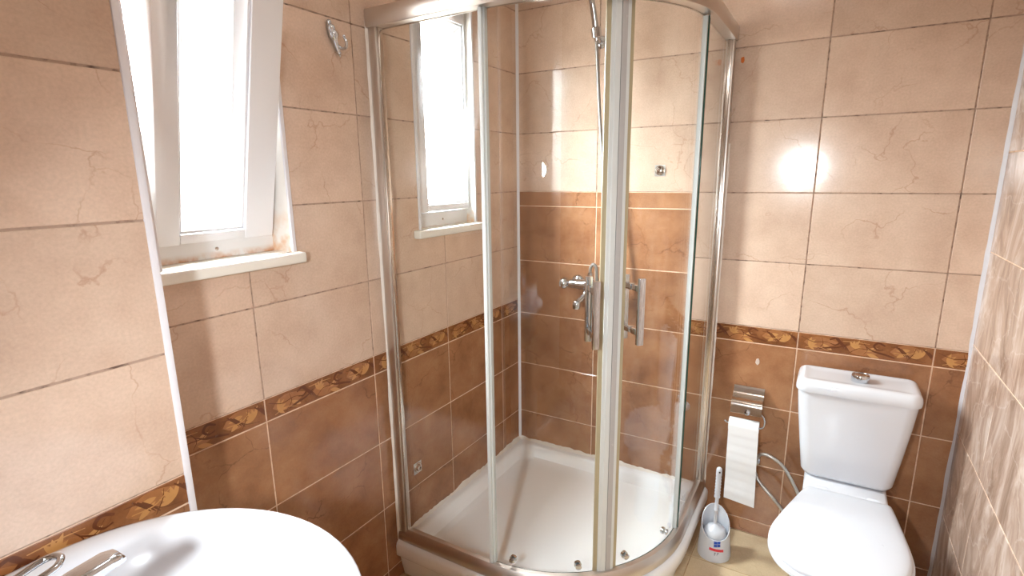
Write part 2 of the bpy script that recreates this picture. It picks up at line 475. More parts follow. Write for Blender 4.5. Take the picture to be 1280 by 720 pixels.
# printed relief of the patterned border, drawn once over one 40 x 6.4 cm border tile
def border_relief_mesh():
    b = MB(); H = ZT - ZB; lift = 0.0004
    rnd = random.Random(3)
    lvl = [lift]
    def z():
        lvl[0] += 0.000004
        return lvl[0]
    def clipv(p):
        return (min(max(p[0], 0.004), 0.396), min(max(p[1], 0.0035), H - 0.0035))
    def ribbon(pts, wd, mi):
        P = [Vector((x, y)) for x, y in pts]; L_, R_ = [], []
        P3 = spline([(p.x, p.y, 0) for p in P], 6)
        n = len(P3); zz = z()
        for i, p in enumerate(P3):
            t = (P3[min(i + 1, n - 1)] - P3[max(i - 1, 0)]).normalized()
            k = wd * (0.45 + 0.55 * math.sin(PI * min(1, 0.15 + i / n)))
            nn = Vector((-t.y, t.x, 0)) * k / 2
            L_.append(clipv(p + nn) + (zz,)); R_.append(clipv(p - nn) + (zz,))
        b.add(L_ + R_, [(i, n + i, n + i + 1, i + 1) for i in range(n - 1)], mi)
    def leaf(x, y, a, ln, wd, mi):
        pts = []; zz = z()
        for k in range(9):
            t = k / 8; pts.append((t * ln, wd * math.sin(PI * t ** 0.8)))
        for k in range(7, 0, -1):
            t = k / 8; pts.append((t * ln, -wd * math.sin(PI * t ** 0.8)))
        c, s_ = math.cos(a), math.sin(a)
        q = [clipv((x + c * u - s_ * v, y + s_ * u + c * v)) + (zz,) for u, v in pts]
        b.add(q, [tuple(range(len(q)))], mi)
    # paler ground patches
    leaf(0.02, 0.03, 0.1, 0.11, 0.022, 2); leaf(0.15, 0.03, -0.1, 0.1, 0.02, 2); leaf(0.28, 0.032, 0.15, 0.1, 0.022, 2)
    # blossom of golden leaves at each end and middle
    for bx, by, base in ((0.035, 0.022, 0.3), (0.175, 0.03, 1.1), (0.365, 0.024, 2.2)):
        for k in range(5):
            a = base + (k - 2) * 0.5
            leaf(bx, by, a, rnd.uniform(0.024, 0.036), 0.0048, 0)
    for bx, by, a in ((0.11, 0.012, 2.6), (0.245, 0.04, 3.6), (0.30, 0.015, 0.6), (0.215, 0.015, -0.3), (0.335, 0.045, 3.3)):
        leaf(bx, by, a, 0.04, 0.006, 0)
    # dark scrolls
    for ox, f in ((0.10, 1), (0.265, -1)):
        ribbon([(ox, 0.05), (ox + f * 0.02, 0.058), (ox + f * 0.032, 0.045), (ox + f * 0.02, 0.033), (ox + f * 0.004, 0.036)], 0.007, 1)
        ribbon([(ox - f * 0.03, 0.012), (ox, 0.02), (ox + f * 0.03, 0.026), (ox + f * 0.055, 0.04)], 0.0065, 1)
    # pairs of slanted dark bars
    for ox in (0.135, 0.31, 0.385):
        for k in range(3):
            ribbon([(ox + k * 0.008 - 0.016, 0.055 - k * 0.004), (ox + k * 0.008 + 0.002, 0.036 - k * 0.004), (ox + k * 0.008 + 0.012, 0.022 - k * 0.004)], 0.0042, 1)
    # thin stems
    for st in ([(0.01, 0.05), (0.05, 0.035), (0.09, 0.04), (0.12, 0.03)], [(0.06, 0.008), (0.08, 0.03), (0.075, 0.055)], [(0.16, 0.008), (0.19, 0.03), (0.23, 0.03), (0.25, 0.05)],
               [(0.2, 0.055), (0.215, 0.03), (0.205, 0.01)], [(0.28, 0.05), (0.31, 0.045), (0.34, 0.02), (0.38, 0.01)], [(0.33, 0.01), (0.345, 0.035), (0.35, 0.055)]):
        ribbon(st, 0.0022, 1)
    for st in ([(0.025, 0.01), (0.06, 0.02), (0.1, 0.008)], [(0.14, 0.05), (0.18, 0.052), (0.22, 0.05)], [(0.29, 0.03), (0.33, 0.03), (0.36, 0.05)]):
        ribbon(st, 0.0026, 0)
    me = bpy.data.meshes.new('border_print')
    me.from_pydata(b.v, [], b.f)
    for k in ('gold', 'umber', 'ochre'): me.materials.append(M[k])
    me.polygons.foreach_set('material_index', b.mi); me.update()
    return me
RELIEF = border_relief_mesh()
_relief_cache = {}
def relief_piece(u0, u1):
    """the print cut to the stretch u0..u1 of a whole border tile"""
    key = (round(u0, 3), round(u1, 3))
    if key in _relief_cache: return _relief_cache[key]
    me = RELIEF
    if key != (0.0, 0.4):
        me = RELIEF.copy()
        bm = bmesh.new(); bm.from_mesh(me)
        for co, no in (((u0 + 0.004, 0, 0), (-1, 0, 0)), ((u1 - 0.004, 0, 0), (1, 0, 0))):
            bmesh.ops.bisect_plane(bm, geom=bm.verts[:] + bm.edges[:] + bm.faces[:], dist=1e-6, plane_co=co, plane_no=no, clear_outer=True)
        bmesh.ops.translate(bm, verts=bm.verts, vec=(-u0, 0, 0))
        bm.to_mesh(me); bm.free(); me.update()
    _relief_cache[key] = me
    return me

def place_tile(parent, fr, org, u0, u1, v0, v1, mat, holes=(), border=None):
    R = FR[fr]
    hh = [(a - u0, b_ - u0, c - v0, d - v0) for a, b_, c, d in holes if a < u1 and b_ > u0 and c < v1 and d > v0]
    me = cut_tile_mesh(u1 - u0, v1 - v0, hh, mat) if hh else tile_mesh(u1 - u0, v1 - v0, mat)
    if me is None: return
    o = bpy.data.objects.new('border_tile' if border is not None else 'tile', me)
    loc = Vector(org) + R @ Vector((u0, v0, 0))
    mw = R.to_4x4(); mw.translation = loc
    o.matrix_world = mw
    COL.objects.link(o); o.parent = parent
    if border is not None:
        b = bpy.data.objects.new('border_print', relief_piece(*border))
        COL.objects.link(b); b.parent = o

def wall_cells(b, fr, org, u0, u1, v0, v1, holes, depth, split=()):
    """solid wall slab behind the tiles, with the window openings left out; split = [(v_from, v_to, mat index)]"""
    R = FR[fr]; o = Vector(org)
    us, vs = {u0, u1}, {v0, v1}
    for a, b_, c, d in holes:
        us |= {a, b_}; vs |= {c, d}
    for s_ in split: vs |= {q for q in s_[:2] if v0 < q < v1}
    us = sorted(q for q in us if u0 <= q <= u1); vs = sorted(q for q in vs if v0 <= q <= v1)
    for i in range(len(us) - 1):
        for j in range(len(vs) - 1):
            mu, mv = (us[i] + us[i + 1]) / 2, (vs[j] + vs[j + 1]) / 2
            if any(a < mu < b_ and c < mv < d for a, b_, c, d in holes): continue
            mi = 0
            for s_ in split:
                if s_[0] < mv < s_[1]: mi = s_[2]
            vv = [o + R @ Vector((u, v, n)) for n in (-depth, -0.0016) for v in (vs[j], vs[j + 1]) for u in (us[i], us[i + 1])]
            b.add(vv, [(0, 2, 3, 1), (4, 5, 7, 6), (0, 1, 5, 4), (2, 6, 7, 3), (0, 4, 6, 2), (1, 3, 7, 5)], mi)

ROWS_UP = [ZT + 0.25 * k for k in range(7)] + [HC]
ROWS_LO = [0.0, 0.06, 0.31, 0.56, ZB]

# ---- left wall with the two windows
wl = MB()
holes = [WIN1, WIN2]
wall_cells(wl, 'left', (0, 0, 0), -1.70, 0.0, 0.0, HC, [(a, b_, c - 0.026, d) for a, b_, c, d in holes], 0.16, [(0, ZT, 1)])
wall_left = tag(wl.build('wall_left', ['grout_up', 'grout_lo']), kind='structure')
cols = [-1.70, -1.354, -0.954, -0.554, -0.154, 0.0]
for i in range(5):
    u0, u1 = cols[i], cols[i + 1]
    for a, b_ in zip(ROWS_UP[:-1], ROWS_UP[1:]): place_tile(wall_left, 'left', (0, 0, 0), u0, u1, a, b_, 'beige', holes)
    for a, b_ in zip(ROWS_LO[:-1], ROWS_LO[1:]): place_tile(wall_left, 'left', (0, 0, 0), u0, u1, a, b_, 'brown')
    wdt = u1 - u0
    place_tile(wall_left, 'left', (0, 0, 0), u0, u1, ZB, ZT, 'border', border=((0.4 - wdt, 0.4) if i == 0 else (0.0, wdt)))

# ---- back wall; a taller brown panel stands behind the mixer
wb = MB()
wall_cells(wb, 'back', (0, 0, 0), -0.16, 0.781, 0.0, HC, [], 0.12, [(0, 1.374, 1)])
wall_cells(wb, 'back', (0, 0, 0), 0.781, XR + 0.12, 0.0, HC, [], 0.12, [(0, ZT, 1)])
wall_back = tag(wb.build('wall_back', ['grout_up', 'grout_lo']), kind='structure')
cols = [0.0, 0.381, 0.781, 1.181, 1.581, XR]
for i in range(5):
    u0, u1 = cols[i], cols[i + 1]
    ups = ROWS_UP if i > 1 else ROWS_UP[2:]
    for a, b_ in zip(ups[:-1], ups[1:]): place_tile(wall_back, 'back', (0, 0, 0), u0, u1, a, b_, 'beige')
    los = ROWS_LO if i > 1 else ROWS_LO + [1.06, 1.31, 1.374]
    for a, b_ in zip(los[:-1], los[1:]): place_tile(wall_back, 'back', (0, 0, 0), u0, u1, a, b_, 'brown')
    if i > 1:
        wdt = u1 - u0
        place_tile(wall_back, 'back', (0, 0, 0), u0, u1, ZB, ZT, 'border', border=(0.0, min(wdt, 0.4)))

# ---- right wall, large marbled tiles
wr = MB()
wall_cells(wr, 'right', (XR, 0, 0), 0.0, -YF + 0.1, 0.0, HC, [], 0.12, [])
wall_right = tag(wr.build('wall_right', ['grout_lo']), kind='structure')
cols = [0.0, 0.34, 0.94, 1.54, 2.14, -YF]
rows = [0.0, 0.296, 0.6, 0.902, 1.2, 1.496, 1.8, 2.1, HC]
for i in range(5):
    for a, b_ in zip(rows[:-1], rows[1:]):
        place_tile(wall_right, 'right', (XR, 0, 0), cols[i], cols[i + 1], a, b_, 'marble')

# ---- pier in front of the window wall
wp = MB()
wall_cells(wp, 'left', (XP, 0, 0), YF, YP, 0.0, HC, [], 0.30, [(0, ZT, 1)])
wall_pier = tag(wp.build('wall_pier', ['grout_up', 'grout_lo']), kind='structure')
cols = [YF, YP - 0.4, YP - 0.006]
for i in range(2):
    u0, u1 = cols[i], cols[i + 1]
    for a, b_ in zip(ROWS_UP[:-1], ROWS_UP[1:]): place_tile(wall_pier, 'left', (XP, 0, 0), u0, u1, a, b_, 'beige')
    for a, b_ in zip(ROWS_LO[:-1], ROWS_LO[1:]): place_tile(wall_pier, 'left', (XP, 0, 0), u0, u1, a, b_, 'brown')
    place_tile(wall_pier, 'left', (XP, 0, 0), u0, u1, ZB, ZT, 'border', border=(0.0, min(0.4, u1 - u0)))

# ---- wall behind the photographer, boxed-in pipe ledge behind the basin, ceiling
tag(MB().box(-0.16, XR + 0.12, YF - 0.12, YF, 0, HC).build('wall_front', 'plaster'), kind='structure')
tag(MB().box(XP, 0.80, YF, -2.135, 0, 0.84).build('wall_ledge', 'plaster', bevel=0.004), kind='structure')
tag(MB().box(-0.16, XR + 0.12, YF - 0.12, 0.12, HC, HC + 0.1).build('ceiling', 'plaster'), kind='structure')

# ---- floor
fb = MB().box(-0.16, XR + 0.12, YF - 0.12, 0.12, -0.12, -0.0016)
floor = tag(fb.build('floor', 'grout_fl'), kind='structure')
fx = [0.0, 0.24, 0.572, 0.905, 1.238, 1.571, XR]; fy = [YF, -2.584, -2.252, -1.92, -1.587, -1.254, -0.921, -0.588, -0.256, 0.0]
for i in range(len(fx) - 1):
    for j in range(len(fy) - 1):
        place_tile(floor, 'floor', (0, 0, 0), fx[i], fx[i + 1], fy[j], fy[j + 1], 'floor')

# ---- corner strips: pier edge trim, shower corner, right corner bead
def strip(name, b, mat, **k): return tag(b.build(name, mat, **k), kind='structure')
t = MB()
t.box(XP - 0.012, XP + 0.0035, YP - 0.010, YP + 0.0035, 0.0, HC)
strip('trim_1', t, 'trim', bevel=0.0025, smooth=40)
def wob_bead(p0, p1, nrm1, nrm2, r, amp, seed, n=60):
    """a hand-run silicone bead in an inside corner"""
    rnd = random.Random(seed); rs = []; p0, p1 = Vector(p0), Vector(p1); a, b_ = Vector(nrm1), Vector(nrm2)
    k = 0
    for i in range(n + 1):
        c = p0.lerp(p1, i / n); k = 0.7 * k + rnd.uniform(-1, 1) * 0.6
        q = r * (1 + amp * k)
        rs.append([c, c + a * q, c + (a + b_) * q * 0.42, c + b_ * q])
    return MB().rings(rs)
strip('trim_2', wob_bead((0, 0, 0.15), (0, 0, HC), (1, 0, 0), (0, -1, 0), 0.0095, 0.06, 1), 'trim', smooth=60)
strip('trim_3', wob_bead((XR, 0, 0.0), (XR, 0, HC), (-1, 0, 0), (0, -1, 0), 0.008, 0.28, 2, 90), 'caulk', smooth=60)

# ---------------------------------------------------------------- windows
def window(name, W, face, left_in, right_in, tilt, label):
    y0, y1, z0, z1 = W
    root = tag(empty(name, (0, (y0 + y1) / 2, z0)), label=label, kind='structure')
    def P(b, nm, mats, parent=root, **k):
        o = b.build(nm, mats, parent, **k)
        if parent is root: o.location = -root.location
        return o
    # lining of the opening
    r = MB(); e = 0.006
    r.box(-0.155, 0.002, y1 - e, y1 + 0.001, z0, z1); r.box(-0.155, 0.002, y0 - 0.001, y0 + e, z0, z1); r.box(-0.155, 0.002, y0, y1, z1 - e, z1 + 0.001)
    P(r, 'reveal', 'reveal')
    b = MB()  # bright edge strip around the opening
    b.box(-0.004, 0.004, y1 - 0.008, y1 + 0.003, z0, z1 + 0.003); b.box(-0.004, 0.004, y0 - 0.003, y0 + 0.008, z0, z1 + 0.003); b.box(-0.004, 0.004, y0, y1, z1 - 0.008, z1 + 0.003)
    P(b, 'edge_strip', 'trim', bevel=0.0015)
    # the sill only projects beyond the opening in front of the tiles
    s = MB(); s.box(0.0005, 0.032, y0 - 0.034, y1 + 0.012, z0 - 0.028, z0); s.box(-0.155, 0.002, y0, y1, z0 - 0.027, z0)
    P(s, 'sill', 'sill', bevel=0.005, bseg=3, smooth=50)
    f = MB(); a0, a1 = face - 0.065, face; fw = 0.034
    f.box(a0, a1, y0 + e, y0 + fw, z0, z1); f.box(a0, a1, y1 - fw, y1 - e, z0, z1)
    f.box(a0, a1 + 0.006, y0 + e, y1 - e, z0, z0 + 0.052); f.box(a0, a1, y0 + fw, y1 - fw, z1 - fw, z1 - e)
    fr_ = P(f, 'frame', 'framep', bevel=0.003, smooth=40)
    for q, dz in ((0.12, 0.024), (0.52, 0.024)):
        sc = MB().lathe([(0.0045, 0), (0.0045, 0.002), (0.002, 0.003)], (face + 0.006, y0 + (y1 - y0) * q, z0 + dz), 'x', 12)
        P(sc, 'drain_cap', 'steel')
    # sash, hinged at its foot
    hz = z0 + 0.055
    sy0, sy1 = y0 + (0.036 if tilt else 0.016), y1 - 0.016
    sz1 = z1 - 0.02 - hz
    gy0, gy1 = left_in, right_in
    gz0, gz1 = 0.048, sz1 - 0.075
    b = MB(); th = 0.052; bw = 0.026
    b.box(0, th, sy0, gy0 - bw, 0, sz1); b.box(0, th, gy1 + bw, sy1, 0, sz1)
    b.box(0, th, gy0 - bw, gy1 + bw, 0.002, gz0 - 0.022); b.box(0, th, gy0 - bw, gy1 + bw, gz1 + 0.022, sz1)
    so = b.build('sash', 'pvc', root, bevel=0.004, bseg=2, smooth=40)
    so.location = Vector((face - 0.03, 0, hz)) - root.location
    so.rotation_euler = (0, tilt, 0)
    b = MB(); q0, q1 = 0.012, 0.040   # glazing beads, sloping into the pane
    def bead(pa, pb, inn):
        pa, pb, inn = Vector(pa), Vector(pb), Vector(inn)
        d = (pb - pa).normalized()
        sec = [(0.0, q0), (0.0, q1 + 0.004), (0.006, q1 + 0.004), (0.010, q1 - 0.004), (0.020, q0 + 0.014), (o, q0 + 0.010), (o, q0)]
        b.rings([[Vector((h_, 0, 0)) + p + inn * o_ for o_, h_ in sec] for p in (pa, pb)])
    o = bw
    bead((0, gy0 - o, gz0 - 0.022), (0, gy0 - o, gz1 + 0.022), (0, 1, 0)); bead((0, gy1 + o, gz0 - 0.022), (0, gy1 + o, gz1 + 0.022), (0, -1, 0))
    o = 0.022
    bead((0, gy0 - bw, gz0 - o), (0, gy1 + bw, gz0 - o), (0, 0, 1)); bead((0, gy0 - bw, gz1 + o), (0, gy1 + bw, gz1 + o), (0, 0, -1))
    b.build('glazing_bead', 'pvc', so, smooth=40)
    b = MB().box(0.016, 0.020, gy0 - 0.014, gy1 + 0.014, gz0 - 0.014, gz1 + 0.014)
    b.build('pane', 'wglass', so)
    return root
window('window_1', WIN1, -0.085, -1.450, -1.338, math.radians(13.5), 'tall narrow white window tilted open at the top beside the pier')
window('window_2', WIN2, -0.045, -0.585, -0.388, 0.0, 'closed narrow white window seen through the shower glass')

# ---------------------------------------------------------------- shower tray and enclosure
RC, R0 = 0.38, 0.50     # quadrant: centre (RC,-RC), radius of the rail line
def path(o=0.0, n=28, x0=0.0, y0=0.0):
    """rail line from the left wall to the back wall, offset outwards by o: (x, y)"""
    L = RC + R0 + o
    pts = [(x0, -L), (RC * 0.5, -L)]
    pts += [(RC + (R0 + o) * math.cos(a), -RC + (R0 + o) * math.sin(a)) for a in [-PI / 2 + PI / 2 * k / n for k in range(n + 1)]]
    pts += [(L, -RC * 0.5), (L, -y0)]
    return pts
NP = len(path())
def top_z(k):
    return 1.875 + 0.023 * (k / (NP - 1))
def sweep(sec, zf=lambda k: 0.0, n=28):
    """sec: closed list of (offset, z)"""
    lines = [path(o, n) for o, _ in sec]
    return MB().rings([[(lines[j][k][0], lines[j][k][1], sec[j][1] + zf(k)) for j in range(len(sec))] for k in range(len(lines[0]))])

tray = empty('shower_tray', (0.45, -0.45, 0))
tag(tray, 'white quadrant shower tray with curved apron in the tiled corner', 'shower tray')
def tray_loop(dw, o, z):
    L = RC + R0 + o; e = 0.001
    p = [(x, y, z) for x, y in path(o, 28, dw + e, dw + e)]
    # along the back wall to the corner, then along the left wall
    c = 0.06 if dw > 0.02 else 0.0
    xs = [L - (L - dw - c) * k / 8 for k in range(1, 9)]
    p += [(x, -dw - e, z) for x in xs]
    for k in range(1, 6):
        a = PI / 2 * k / 6
        p.append((dw + e + c - c * math.sin(a), -dw - e - c + c * math.cos(a), z))
    ys = [dw + c + (L - dw - c) * k / 8 for k in range(0, 8)]
    p += [(dw + e, -y, z) for y in ys]
    return p
b = MB()
TZ = 0.157
seq = [(0, -0.005, 0.0), (0, 0.008, 0.06), (0, 0.012, 0.088), (0, 0.026, 0.096), (0, 0.030, 0.102), (0, 0.030, 0.138), (0, 0.027, 0.148), (0, 0.020, 0.155), (0, 0.012, TZ),
       (0.026, -0.026, TZ), (0.036, -0.036, TZ - 0.004), (0.046, -0.046, TZ - 0.016), (0.062, -0.066, 0.112), (0.085, -0.085, 0.106)]
last = tray_loop(*seq[-1])
b.rings([tray_loop(*q) for q in seq] + [[(0.42 + (x - 0.42) * k, -0.42 + (y + 0.42) * k, 0.098 + 0.008 * k) for x, y, z in last] for k in (0.85, 0.5, 0.12)], cap0=False)
to = b.build('tray_body', 'acrylic', tray, smooth=45); to.location = -tray.location
# silicone run along both walls
b = wob_bead((0, -0.005, TZ - 0.002), (0, -0.86, TZ - 0.002), (1, 0, 0), (0, 0, 1), 0.013, 0.5, 5, 70)
o = b.build('silicone_bead', 'silicone', tray, smooth=60); o.location = -tray.location
b = wob_bead((0.005, 0, TZ - 0.002), (0.86, 0, TZ - 0.002), (0, -1, 0), (0, 0, 1), 0.013, 0.5, 6, 70)
o = b.build('silicone_bead', 'silicone', tray, smooth=60); o.location = -tray.location

enc = empty('shower_enclosure', (0.45, -0.45, TZ))
tag(enc, 'curved glass shower enclosure with satin aluminium frame and two sliding doors', 'shower enclosure')
def E_(b, nm, mats, parent=enc, **k):
    o = b.build(nm, mats, parent, **k)
    if parent is enc: o.location = -enc.location
    return o
# rails
E_(sweep([(-0.018, 0.0), (0.016, 0.0), (0.018, 0.004), (0.018, 0.047), (0.015, 0.052), (-0.015, 0.052), (-0.018, 0.047)], top_z), 'top_rail', 'alu', smooth=35)
E_(sweep([(-0.020, -0.003), (-0.016, -0.003), (-0.016, 0.006), (-0.020, 0.006)], top_z), 'rail_lip', 'steel', smooth=35)
E_(sweep([(-0.018, TZ), (0.016, TZ), (0.018, TZ + 0.006), (0.016, TZ + 0.030), (0.004, TZ + 0.046), (-0.010, TZ + 0.048), (-0.018, TZ + 0.040)]), 'bottom_rail', 'alu', smooth=35)
# wall profiles
ln = RC + R0
b = MB(); b.box(0.0005, 0.034, -ln - 0.012, -ln + 0.016, TZ, 1.90)
E_(b, 'wall_profile', 'alu', bevel=0.002, smooth=40)
b = MB(); b.box(0.034, 0.040, -ln - 0.006, -ln + 0.012, TZ + 0.045, 1.876)
E_(b, 'profile_lip', 'steel', bevel=0.0015, smooth=40)
b = MB(); b.box(ln - 0.016, ln + 0.012, -0.034, -0.0005, TZ, 1.92)
E_(b, 'wall_profile', 'alu', bevel=0.002, smooth=40)
b = MB(); b.box(ln - 0.012, ln + 0.006, -0.042, -0.034, TZ + 0.045, 1.896)
E_(b, 'profile_lip', 'steel', bevel=0.0015, smooth=40)
# silicone outside the profiles
rnd = random.Random(11)
def outer_caulk(p0, p1, ax, r):
    rs = []; p0, p1 = Vector(p0), Vector(p1); k = 0
    for i in range(61):
        c = p0.lerp(p1, i / 60); k = 0.7 * k + rnd.uniform(-.5, .5); q = r * (1 + 0.4 * k)
        a = Vector(ax) * q; n_ = (Vector((q * 0.8, 0, 0)) if abs(ax[1]) > 0 else Vector((0, -q * 0.8, 0)))
        rs.append([c, c + a, c + a * 0.6 + n_ * 0.7, c + n_])
    return MB().rings(rs)
E_(outer_caulk((0, -ln - 0.012, TZ), (0, -ln - 0.012, 1.92), (0, -1, 0), 0.0065), 'silicone_bead', 'silicone', smooth=60)
E_(outer_caulk((ln + 0.012, 0, TZ), (ln + 0.012, 0, 1.55), (1, 0, 0), 0.005), 'silicone_bead', 'silicone', smooth=60)

def curved_sheet(r, th, a0, a1, z0, z1, n, b=None, mi=0, emi=1):
    """part of a cylinder about the quadrant's axis"""
    b = b or MB(); A = [a0 + (a1 - a0) * k / n for k in range(n + 1)]
    pt = lambda rr, a, z: (RC + rr * math.cos(a), -RC + rr * math.sin(a), z)
    def wall(rr, flip):
        vs = [pt(rr, a, z) for z in (z0, z1) for a in A]
        b.add(vs, [(i, i + 1, n + 2 + i, n + 1 + i) for i in range(n)], mi)
    wall(r, 0); wall(r + th, 1)
    for a in (A[0], A[-1]):
        b.add([pt(r, a, z0), pt(r + th, a, z0), pt(r + th, a, z1), pt(r, a, z1)], [(0, 1, 2, 3)], emi)
    for z in (z0, z1):
        vs = [pt(rr, a, z) for rr in (r, r + th) for a in A]
        b.add(vs, [(i, i + 1, n + 2 + i, n + 1 + i) for i in range(n)], emi)
    return b
D = math.radians
GT = 0.005
# fixed panes
def flat_pane(x0, x1, y0, y1, z0, z1, edge_faces):
    b = MB(); v = [(x, y, z) for z in (z0, z1) for y in (y0, y1) for x in (x0, x1)]
    F = [(0, 2, 3, 1), (4, 5, 7, 6), (0, 1, 5, 4), (2, 6, 7, 3), (0, 4, 6, 2), (1, 3, 7, 5)]
    for i, f in enumerate(F): b.add(v, [f], 1 if i in edge_faces else 0)
    return b
pl = E_(flat_pane(0.036, 0.392, -ln + 0.002, -ln + 0.002 + GT, TZ + 0.04, 1.90, (0, 1, 4, 5)), 'fixed_pane', ['glass', 'gedge'])
b = MB().box(0.388, 0.400, -ln - 0.003, -ln + 0.012, TZ + 0.047, 1.876)
E_(b, 'seal_strip', 'seal', pl, bevel=0.002, smooth=40)
pr_ = E_(flat_pane(ln - 0.002 - GT, ln - 0.002, -0.392, -0.038, TZ + 0.04, 1.91, (0, 1, 2, 3)), 'fixed_pane', ['glass', 'gedge'])
E_(MB().box(ln - 0.008, ln - 0.001, -0.396, -0.3915, TZ + 0.047, 1.888), 'edge_guard', 'gedge', pr_)

RD = 0.484  # sliding doors run just inside the fixed panes
def vstrip(a0, a1, r0, r1, z0, z1, n=4):
    return curved_sheet(r0, r1 - r0, a0, a1, z0, z1, n, None, 0, 0)
def door(a_hinge, a_meet, za, zb_, h_ang, side):
    a0, a1 = sorted((a_hinge, a_meet))
    d = E_(curved_sheet(RD, GT, D(a0), D(a1), TZ + 0.045, (za + zb_) / 2 + 0.01, 22), 'sliding_door', ['glass', 'gedge'])
    s = 1 if a_meet > a_hinge else -1
    z1 = (za + zb_) / 2 + 0.002
    # meeting edge: yellowed lip, milky seal, aluminium-grey magnet strip
    am = a_meet
    for (q0, q1, r0, r1, mt, nm) in ((-3.9, -2.4, RD - 0.001, RD + GT + 0.001, 'seal_y', 'seal_lip'), (-2.4, -1.2, RD - 0.005, RD + GT + 0.006, 'seal', 'seal_strip'), (-1.2, 0.6, RD - 0.007, RD + GT + 0.008, ('seal' if side < 0 else 'magnet'), 'magnet_strip')):
        aa = sorted((am + s * q0, am + s * q1))
        E_(vstrip(D(aa[0]), D(aa[1]), r0, r1, TZ + 0.047, z1), nm, mt, d, smooth=40)
    aa = sorted((a_hinge, a_hinge + s * 0.9))
    E_(vstrip(D(aa[0]), D(aa[1]), RD - 0.003, RD + GT + 0.006, TZ + 0.047, z1), 'seal_strip', 'seal', d, smooth=40)
    # handle: a square bar inside and outside, joined through the glass
    c, s_ = math.cos(D(h_ang)), math.sin(D(h_ang))
    rad = Vector((c, s_, 0)); tan = Vector((-s_, c, 0)); ctr = Vector((RC, -RC, 0))
    b = MB()
    def obox(r0, r1, t0, t1, z0, z1):
        v = [ctr + rad * r + tan * t_ + Vector((0, 0, z)) for z in (z0, z1) for t_ in (t0, t1) for r in (r0, r1)]
        b.add(v, [(0, 2, 3, 1), (4, 5, 7, 6), (0, 1, 5, 4), (2, 6, 7, 3), (0, 4, 6, 2), (1, 3, 7, 5)])
    ro = RD + GT + 0.030
    obox(ro, ro + 0.014, -0.0095, 0.0095, 0.962, 1.158)
    obox(RD - 0.044, RD - 0.030, -0.0095, 0.0095, 0.962, 1.158)
    for z in (0.990, 1.118):
        obox(RD - 0.032, RD - 0.0002, -0.008, 0.008, z, z + 0.018)
        obox(RD + GT + 0.0002, ro + 0.002, -0.008, 0.008, z, z + 0.018)
    E_(b, 'handle', 'chrome', d, bevel=0.0015, smooth=40)
    return d
def roller(d, ang, z):
    c, s_ = math.cos(D(ang)), math.sin(D(ang)); ctr = Vector((RC, -RC, z)) + Vector((c, s_, 0)) * (RD - 0.001)
    R = Matrix(((-s_, 0, -c), (c, 0, -s_), (0, 1, 0)))
    b = MB(); b.lathe([(0.007, 0), (0.012, 0.001), (0.012, 0.009), (0.009, 0.012), (0.004, 0.013)], ctr, R, 16)
    b.lathe([(0.006, -0.0062), (0.010, -0.0072), (0.010, -0.011), (0.006, -0.013)], ctr, R, 16)
    E_(b, 'roller', 'chrome', d, smooth=35)
dl = door(-88.0, -45.7, 1.878, 1.888, -52.0, -1)
dr = door(-2.2, -44.3, 1.886, 1.896, -37.0, 1)
for d_, a, z in ((dl, -80.3, 0.226), (dl, -55.2, 0.226), (dr, -35.8, 0.230), (dr, -12.5, 0.236)): roller(d_, a, z)

# ---------------------------------------------------------------- shower mixer, hose, hand shower
mx = empty('shower_mixer', (0.37, 0, 0.985))
tag(mx, 'chrome two-handle shower mixer on the brown tiles', 'mixer tap')
def X_(b, nm, mats, parent=mx, **k):
    o = b.build(nm, mats, parent, **k)
    if parent is mx: o.location = -mx.location
    return o
b = MB()
b.lathe([(0.012, 0.287), (0.019, 0.292), (0.021, 0.305), (0.019, 0.318), (0.021, 0.335), (0.025, 0.36), (0.025, 0.385), (0.021, 0.405), (0.019, 0.422), (0.021, 0.435), (0.019, 0.448), (0.012, 0.453)], (0, -0.062, 0.985), 'x', 20)
X_(b, 'body', 'chrome', smooth=40)
for x in (0.305, 0.437):
    b = MB().lathe([(0.031, 0), (0.031, 0.004), (0.024, 0.014), (0.014, 0.018), (0.013, 0.05)], (x, 0, 0.985), '-y', 20)
    X_(b, 'wall_flange', 'chrome', smooth=40)
for x, s_ in ((0.287, -1), (0.453, 1)):
    b = MB()
    b.lathe([(0.012, 0), (0.016, s_ * 0.004), (0.024, s_ * 0.010), (0.027, s_ * 0.020), (0.025, s_ * 0.028), (0.018, s_ * 0.030), (0.020, s_ * 0.036), (0.014, s_ * 0.042), (0.006, s_ * 0.044)], (x, -0.062, 0.985), 'x', 20)
    X_(b, 'knob', 'chrome', smooth=40)
b = MB()
b.tube(spline([(0.37, -0.062, 0.972), (0.368, -0.075, 0.945), (0.36, -0.10, 0.928), (0.352, -0.118, 0.918)], 6), 0.012, 12)
b.lathe([(0.012, 0.925), (0.017, 0.918), (0.018, 0.898), (0.015, 0.892), (0.010, 0.891)], (0.350, -0.120, 0), 'z', 18)
X_(b, 'spout', 'chrome', smooth=40)
b = MB().lathe([(0.014, 1.004), (0.014, 1.02), (0.010, 1.024), (0.010, 1.040)], (0.385, -0.062, 0), 'z', 14)
X_(b, 'hose_outlet', 'chrome', smooth=40)
